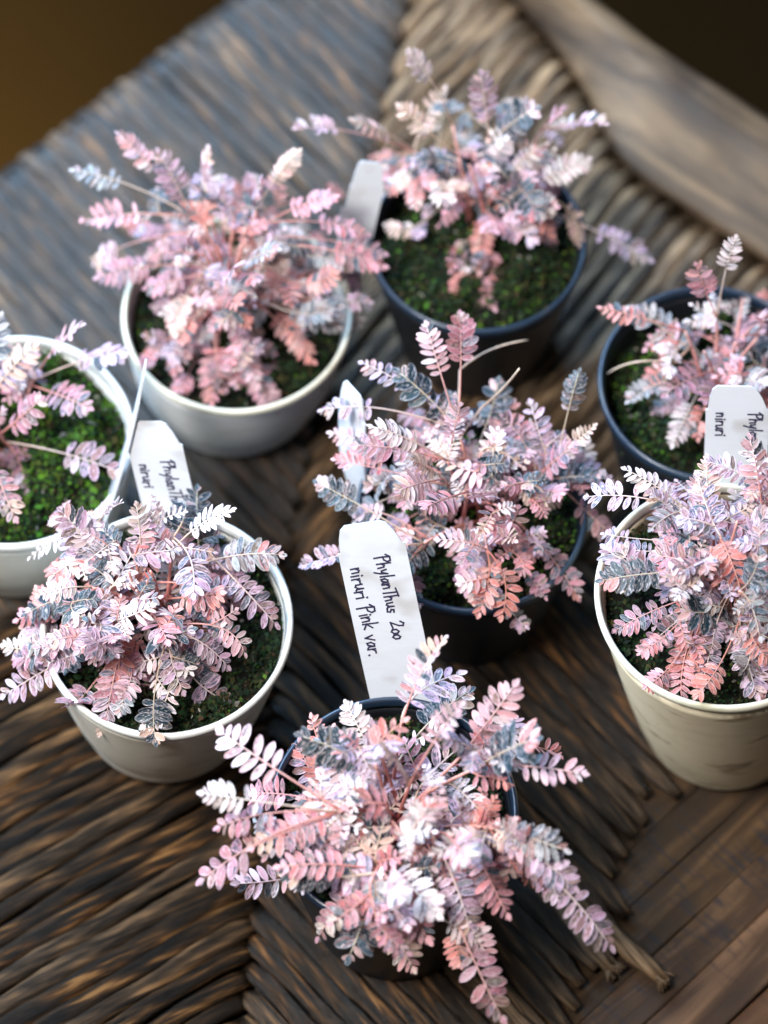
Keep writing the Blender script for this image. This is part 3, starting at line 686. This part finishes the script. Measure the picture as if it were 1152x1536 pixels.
def make_tag(k):
    w, wd, label, lines = TAGSPEC[k]
    bot, top = V(*TAGS[k][0]), V(*TAGS[k][1]); rng = random.Random(hash_(k))
    ax = nrm(bot - top)                                    # down along the label
    wx = V(*wd) if len(wd) == 3 else V(wd[0], wd[1], 0); wx = nrm(wx - ax * wx.dot(ax))
    nz = nrm(wx.cross(ax)) * -1
    if nz.y > 0 and k != 'F': nz = -nz
    bot2 = bot + ax * 1.6; LEN = (bot2 - top).length
    o = thing('plant_label', label, 'plant label', bot2, 'plant labels stuck in the pots')
    def to3(l, ww, h): 
        bend = -.22 * ((l / LEN) - .5) ** 2 * 4
        return top + ax * l + wx * ww + nz * (h + bend) - bot2
    hw = w / 2
    left = [(.0, -hw * .70), (.16, -hw * .86), (.50, -hw * .95), (.98, -hw * .99), (1.0, -hw * 1.06)]
    right = [(.0, hw * .42), (.10, hw * .60), (.45, hw * .80), (.90, hw * .97), (.94, hw * 1.06)]
    ls = [1.6 + i * (LEN - 1.6) / 7 for i in range(8)]
    left += [(l, -hw * 1.06 * (1 - .75 * smooth((l - LEN + 2.0) / 2.0))) for l in ls]
    right += [(l, hw * 1.06 * (1 - .75 * smooth((l - LEN + 2.0) / 2.0))) for l in ls]
    mb = MB(); rows = []
    for (a, b) in zip(left, right):
        row = []
        for h in (.03, -.03):
            row.append([mb.add(to3(a[0] * (1 - f) + b[0] * f, a[1] * (1 - f) + b[1] * f, h)) for f in (0, .5, 1)])
        rows.append(row)
    for r1, r2 in zip(rows, rows[1:]):
        for j in range(2):
            mb.face((r1[0][j], r1[0][j + 1], r2[0][j + 1], r2[0][j])); mb.face((r1[1][j + 1], r1[1][j], r2[1][j], r2[1][j + 1]))
        mb.face((r1[0][0], r2[0][0], r2[1][0], r1[1][0])); mb.face((r1[0][2], r1[1][2], r2[1][2], r2[0][2]))
    mb.face((rows[0][0][0], rows[0][0][1], rows[0][0][2], rows[0][1][2], rows[0][1][1], rows[0][1][0]))
    mb.face((rows[-1][0][2], rows[-1][0][1], rows[-1][0][0], rows[-1][1][0], rows[-1][1][1], rows[-1][1][2]))
    mb.build('label_blade', M['tag'], o, smooth_=False)
    if lines:
        mb = MB()
        for (t, l0, w0, sz) in lines: writing(mb, t, l0, w0, sz, rng, .062, to3)
        mb.build('handwriting', M['ghost' if k == 'B' else 'ink'], o, smooth_=False)
    return o
def hash_(k): return sum(ord(c) * 31 for c in k)

# ------------------------------------------------------------------ woven seat the pots stand on
def v2(p): return V(p[0], p[1], 0)
def line_hit(o, u, a, b):
    """distance s so that o + s u meets the line a-b, and the fraction along a-b"""
    d = b - a; den = u.x * d.y - u.y * d.x
    if abs(den) < 1e-9: return None
    w = a - o; s = (w.x * d.y - w.y * d.x) / den; q = (w.x * u.y - w.y * u.x) / den
    return s, q

def make_table():
    rng = random.Random(5)
    bench = thing('woven_bench', 'dark weathered woven bench top with a worn wooden rail, carrying all the pots', 'bench', (0, 0, 0))
    T = TABLE; C0 = v2(T['C0'])
    seams = {k: nrm(v2(T[k]) - C0) for k in ('sF', 'sN', 'sL', 'sR')}
    regs = {
     'UL': (nrm(v2(T['ULdir'][0]) - v2(T['ULdir'][1])), 'sL', 'sF'),
     'LL': (nrm(v2(T['LLdir'][0]) - v2(T['LLdir'][1])), 'sN', 'sL'),
     'LR': (nrm(v2(T['LRdir'][1]) - v2(T['LRdir'][0])), 'sR', 'sN'),
     'UR': (nrm(v2(T['URdir'][1]) - v2(T['URdir'][0])), 'sF', 'sR')}
    ends = [v2(p) for p in T['ends']]
    mb = MB(); pitch = .76
    for name, (u, sa, sb) in regs.items():
        p = V(-u.y, u.x, 0)
        for i in range(-34, 35):
            t = (i + .5) * pitch + rng.uniform(-.05, .05)
            sv = None
            for sk in (sa, sb):
                v = seams[sk]; vp = v.dot(p)
                if vp * t > 0: sv = t * v.dot(u) / vp
            if sv is None or sv < -25: continue
            o = C0 + p * t; wrap = 0; frayed = False
            if name == 'UL': s1 = line_hit(o, u, v2(T['L1']), v2(T['L2']))[0] - 1.2; wrap = 1
            elif name == 'UR':
                s1 = sv + 3
                for a, b in zip(T['railin'], T['railin'][1:]):
                    hq = line_hit(o, u, v2(a), v2(b))
                    if hq and 0 <= hq[1] <= 1: s1 = hq[0] + 1.4
                wrap = 2
            elif name == 'LL': s1 = sv + 26
            else:
                s1 = 24
                for a, b in zip(ends, ends[1:]):
                    hq = line_hit(o, u, a, b)
                    if hq and 0 <= hq[1] <= 1: s1 = hq[0] + rng.uniform(-.7, .8); frayed = True; break
            s1 = min(s1, sv + 34)
            if s1 - sv < .8: continue
            n = max(4, int((s1 - sv) / .42)); seed = rng.random()
            pts = []; rad = []
            ph1, ph2 = rng.uniform(0, 6.28), rng.uniform(0, 6.28); amp = rng.uniform(.01, .035); rr = rng.uniform(.37, .44)
            lift = rng.uniform(-.06, .06); bj = rng.uniform(-.12, .18)
            for j in range(n + 1):
                s = sv + (s1 - sv) * j / n
                zz = -.26 + lift + .05 * math.sin(s * .8 + ph2) - .55 * math.exp(-(s - sv) / .55)
                if wrap == 2: zz += .25 * smooth((s - s1 + 4.5) / 2) - 1.25 * smooth((s - s1 + 2.1) / 2.0)
                if name == 'LR': zz += .12 * smooth((s - s1 + 6) / 4)
                side = amp * math.sin(s * .7 + ph1) + .015 * math.sin(s * 1.9 + ph2)
                pts.append(o + u * s + p * side + V(0, 0, zz))
                k = rr * (1 + .08 * math.sin(s * .9 + ph1 * 2) + rng.uniform(-.04, .04))
                if frayed: k *= 1 - .45 * smooth((s - s1 + 1.4) / 1.4)
                rad.append(k)
            if wrap == 1:                                     # over the rounded edge and down
                e = pts[-1]; Rw = 1.5
                for q in range(1, 10):
                    an = q / 9 * PI / 2; pts.append(e + u * (Rw * math.sin(an)) + V(0, 0, -Rw * (1 - math.cos(an)))); rad.append(rr)
                for q in range(1, 5): pts.append(pts[-1] + V(0, 0, -1.0)); rad.append(rr)
            m = len(pts)
            base_i = len(mb.v); tw = rng.uniform(.9, 1.6) * rng.choice((1, 1, -1)); nn = 10; Ls = 0
            rings = []
            for j in range(m):
                tg = nrm(pts[min(m - 1, j + 1)] - pts[max(0, j - 1)])
                sd = nrm(tg.cross(V(0, 0, 1))) if abs(tg.z) < .98 else p
                uu = nrm(sd.cross(tg))
                if j: Ls += (pts[j] - pts[j - 1]).length
                ring = []
                q0 = pts[j] - C0; far = smooth(q0.dot(u) / 16)
                bleach = {'UL': .10, 'LL': .02, 'LR': .02 + .35 * smooth((Ls - (s1 - sv) + 4) / 4), 'UR': .10 + .75 * far}[name] + bj
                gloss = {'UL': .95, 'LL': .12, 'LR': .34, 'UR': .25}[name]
                for q in range(nn):
                    an = 2 * PI * q / nn
                    lob = 1 + .055 * math.cos(2 * (an - Ls * tw * .45)) + .05 * math.cos(5 * an + Ls * .35 + ph2) + rng.uniform(-.03, .03)
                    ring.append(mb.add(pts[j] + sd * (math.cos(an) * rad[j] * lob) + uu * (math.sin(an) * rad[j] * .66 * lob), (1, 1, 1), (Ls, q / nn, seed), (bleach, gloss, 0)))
                rings.append(ring)
            for a, b in zip(rings, rings[1:]):
                for q in range(nn): mb.face((a[q], b[q], b[(q + 1) % nn], a[(q + 1) % nn]))
            mb.face(tuple(rings[0])); mb.face(tuple(reversed(rings[-1])))
    mb.build('woven_seat', M['strand'], bench)
    # dark padding under the weave
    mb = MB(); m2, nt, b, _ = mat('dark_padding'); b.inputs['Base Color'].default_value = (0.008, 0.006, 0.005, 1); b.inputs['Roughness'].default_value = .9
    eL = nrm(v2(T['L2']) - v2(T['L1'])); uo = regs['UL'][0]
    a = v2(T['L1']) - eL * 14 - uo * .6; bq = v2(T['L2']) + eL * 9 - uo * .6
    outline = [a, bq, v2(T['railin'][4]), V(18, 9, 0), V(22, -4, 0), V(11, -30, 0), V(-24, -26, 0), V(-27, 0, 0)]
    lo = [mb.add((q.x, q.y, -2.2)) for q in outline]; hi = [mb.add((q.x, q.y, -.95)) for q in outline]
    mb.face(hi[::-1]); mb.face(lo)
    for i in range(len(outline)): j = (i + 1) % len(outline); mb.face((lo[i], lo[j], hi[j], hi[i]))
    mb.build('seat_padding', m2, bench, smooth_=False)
    # board edge, lower right
    dB = nrm(v2(T['Bd2']) - v2(T['Bd1'])); ang = math.atan2(dB.y, dB.x); nB = V(dB.y, -dB.x, 0)
    cuts = [12.7, 14.4, 16.16, 17.75, 19.6, 21.2, 23.2]
    tones = [(1.0, 0), (.85, 1), (1.0, 2), (1.1, 0), (1.05, 1), (1.15, 2)]
    for i, (c0, c1) in enumerate(zip(cuts, cuts[1:])):
        k = (.9, .85, 1.0, 1.05, 1.25, 1.35)[i]; sheen_blue = (1, 1, 1, 1, 1.15, 1.25)[i]  # bluish sheen of the outer boards is put into their colour
        mw = wood_material('worn_board_wood', (0.016 * k, 0.011 * k, 0.008 * k * sheen_blue), (0.034 * k, 0.019 * k, 0.009 * k * sheen_blue), (0.11 * k, 0.062 * k, 0.028 * k * sheen_blue), ang + rng.uniform(-.03, .03), .7, .42, rng.uniform(.85, 1.2))
        board_box(bench, 'board', c0 + .012, c1 - .012, -17 + rng.uniform(-1, 1), 26, -1.25, -.55 + rng.uniform(-.03, .03), dB, nB, mw, rng)
    mw = wood_material('reddish_edge_wood', (0.02, 0.011, 0.007), (0.06, 0.03, 0.017), (0.12, 0.065, 0.035), ang, .2, .4)
    board_box(bench, 'edge_strip', 23.25, 27.5, -17, 26, -1.6, -.75, dB, nB, mw, rng)
    # raised rail, upper right
    bm = bmesh.new()
    outer = [V(*q) for q in T['rail']]; inner = [V(*q) for q in T['railin']]
    def resample(pl, n):
        ls = [0]
        for a_, b_ in zip(pl, pl[1:]): ls.append(ls[-1] + (b_ - a_).length)
        out = []
        for i in range(n):
            s = ls[-1] * i / (n - 1); j = max(q for q in range(len(ls)) if ls[q] <= s + 1e-9); j = min(j, len(pl) - 2)
            out.append(pl[j] + (pl[j + 1] - pl[j]) * ((s - ls[j]) / (ls[j + 1] - ls[j])))
        for _ in range(3): out = [out[0]] + [(out[i - 1] + out[i] * 2 + out[i + 1]) / 4 for i in range(1, n - 1)] + [out[-1]]
        return out
    n = 44; oi, ii = resample(outer, n), resample(inner, n)
    sec = [(0.0, -1.6), (0.0, .9), (.03, 1.3), (.09, 1.75), (.13, 1.85), (.34, 1.98), (.38, 1.93), (.41, 1.82), (.62, 1.35), (.84, .80), (.95, .50), (.985, .38), (1.0, .15), (.96, .0), (.74, -.10), (.70, -1.6)]
    mbr = MB(); rings = []
    for i in range(n):
        wv = .05 * math.sin(i * .35) + .02 * math.sin(i * 1.3 + 1)
        ring = []
        for f, z in sec:
            q = oi[i] * (1 - f) + ii[i] * f
            ring.append(mbr.add((q.x, q.y, z + (.55 if z > -1 else 0) + wv * (1 if z > 0 else 0) + rng.uniform(-.02, .02))))
        rings.append(ring)
    K = len(sec)
    for a_, b_ in zip(rings, rings[1:]):
        for j in range(K): mbr.face((a_[j], a_[(j + 1) % K], b_[(j + 1) % K], b_[j]))
    mbr.face(tuple(reversed(rings[0]))); mbr.face(tuple(rings[-1]))
    dR = nrm(v2(T['R2']) - v2(T['R1']))
    mr = wood_material('weathered_rail_wood', (0.012, 0.007, 0.005), (0.055, 0.034, 0.019), (0.165, 0.105, 0.056), math.atan2(dR.y, dR.x), 0.0, .55, 1.25)
    mbr.build('rail', mr, bench)
    # two loose strands with split ends lying on the boards
    for (x0, y0, x1, y1) in LOOSE:
        a_, b_ = V(x0, y0, .10), V(x1, y1, -.15)
        dv = nrm(b_ - a_); sd = V(-dv.y, dv.x, 0); ln = (b_ - a_).length
        mb = MB(); sdv = rng.random()
        pts = [a_ + dv * (ln * q / 10) + sd * (.08 * math.sin(q * .7)) + V(0, 0, .04 * math.sin(q)) for q in range(11)]
        tube(mb, pts, [.36 * (1 + .12 * math.sin(q * 1.7)) for q in range(9)] + [.33, .26], 9, (1, 1, 1), seed=sdv, lfx=(.75, .2, 0), flat=.75)
        for q in range(16):
            e = pts[-1] - dv * .25 + sd * rng.uniform(-.24, .24) + V(0, 0, rng.uniform(-.10, .16))
            d2 = nrm(dv + sd * rng.uniform(-.8, .8) + V(0, 0, rng.uniform(-.1, .5)))
            f_ = [e, e + d2 * .28, e + d2 * .5 + V(0, 0, -.05) + sd * rng.uniform(-.1, .1)]
            tube(mb, f_, [.08, .065, .03], 5, (1, 1, 1), seed=sdv + .01, lfx=(.9, .2, 0))
        mb.build('loose_strand', M['loose'], bench, label='strand with a frayed broken end')
    return bench

def board_box(parent, name, c0, c1, s0, s1, z0, z1, dB, nB, m, rng):
    bm = bmesh.new(); nseg = 30; vs = []
    for i in range(nseg + 1):
        s = s0 + (s1 - s0) * i / nseg; w = .02 * math.sin(i * 1.1 + c0 * 5)
        row = []
        for c, z in ((c0, z0), (c0 + w, z1), (c1 + w, z1 + .01 * math.sin(i * .8)), (c1, z0)):
            q = dB * s + nB * c; row.append(bm.verts.new((q.x * S, q.y * S, z * S)))
        vs.append(row)
    for a, b in zip(vs, vs[1:]):
        for j in range(4): bm.faces.new((a[j], a[(j + 1) % 4], b[(j + 1) % 4], b[j]))
    bm.faces.new(vs[0][::-1]); bm.faces.new(vs[-1])
    bmesh.ops.recalc_face_normals(bm, faces=bm.faces)
    top = [e for e in bm.edges if all(v.co.z > (z0 + z1) / 2 * S for v in e.verts) and abs((e.verts[0].co - e.verts[1].co).normalized().dot(dB)) > .5]
    bmesh.ops.bevel(bm, geom=top, offset=.05 * S, segments=2, affect='EDGES')
    me = bpy.data.meshes.new(name); bm.to_mesh(me); bm.free(); me.materials.append(m)
    o = bpy.data.objects.new(name, me); C.objects.link(o); o.parent = parent
    return o

LOOSE = [(4.2, -13.9, 8.25, -18.55), (5.0, -13.6, 10.0, -18.95), (2.0, -18.0, 6.6, -21.9)]
_keep = STRAND_RAMP
STRAND_RAMP = [(0.36, (0.03, 0.02, 0.013)), (0.47, (0.10, 0.064, 0.036)), (0.56, (0.22, 0.145, 0.085)), (0.68, (0.36, 0.25, 0.15))]
M['loose'] = strand_material(); M['loose'].name = 'dry_tan_strand'
STRAND_RAMP = _keep

make_table()
for i, k in enumerate('ABCDEFGH'): make_plant(k, i)
for k in TAGSPEC: make_tag(k)

# ------------------------------------------------------------------ ground far below
mf, nt, b, _ = mat('dim_brown_floor')
tc = N(nt, 'ShaderNodeTexCoord').outputs['Object']
n = noise(nt, tc, 2.5, 3)
L(nt, ramp(nt, n, [(0.3, (0.0040, 0.0027, 0.0013)), (0.7, (0.006, 0.004, 0.002))]), b.inputs['Base Color']); b.inputs['Roughness'].default_value = .9; b.inputs['Specular IOR Level'].default_value = 0.0
mb = MB(); g = 400
mb.face([mb.add((x, y, -46)) for x, y in ((-g, -g), (g, -g), (g, g), (-g, g))])
fl = mb.build('floor', mf, smooth_=False); fl['kind'] = 'structure'

# ------------------------------------------------------------------ light
def area(name, loc, target, sx, sy, power, col):
    l = bpy.data.lights.new(name, 'AREA'); l.shape = 'RECTANGLE'; l.size = sx; l.size_y = sy; l.energy = power; l.color = col
    o = bpy.data.objects.new(name, l); C.objects.link(o)
    o.location = V(*loc) * S; o.rotation_euler = (V(*target) * S - o.location).to_track_quat('-Z', 'Y').to_euler()
    return o
for a in LIGHTS: area(*a)
w = bpy.data.worlds.new('World'); bpy.context.scene.world = w; w.use_nodes = True
bg = w.node_tree.nodes['Background']; bg.inputs[0].default_value = WORLD[0]; bg.inputs[1].default_value = WORLD[1]

# ------------------------------------------------------------------ camera
cam = bpy.data.cameras.new('camera'); co = bpy.data.objects.new('camera', cam); C.objects.link(co)
pitch = math.radians(62); D0 = 128.0
co.location = (0, -D0 * math.cos(pitch) * S, D0 * math.sin(pitch) * S)
co.rotation_euler = (math.radians(90 - 62), 0, 0)
cam.sensor_fit = 'VERTICAL'; cam.sensor_height = 36; cam.lens = 36 * 5000 / 1536
cam.clip_start = .01; cam.clip_end = 30
cam.dof.use_dof = True; cam.dof.focus_distance = 1.145; cam.dof.aperture_fstop = FSTOP; cam.dof.aperture_blades = 9
sc = bpy.context.scene; sc.camera = co
sc.view_settings.view_transform = 'Standard'; sc.view_settings.look = 'None'; sc.view_settings.exposure = EXPOSURE; sc.view_settings.gamma = 1
sc.cycles.max_bounces = 8; sc.cycles.transmission_bounces = 4
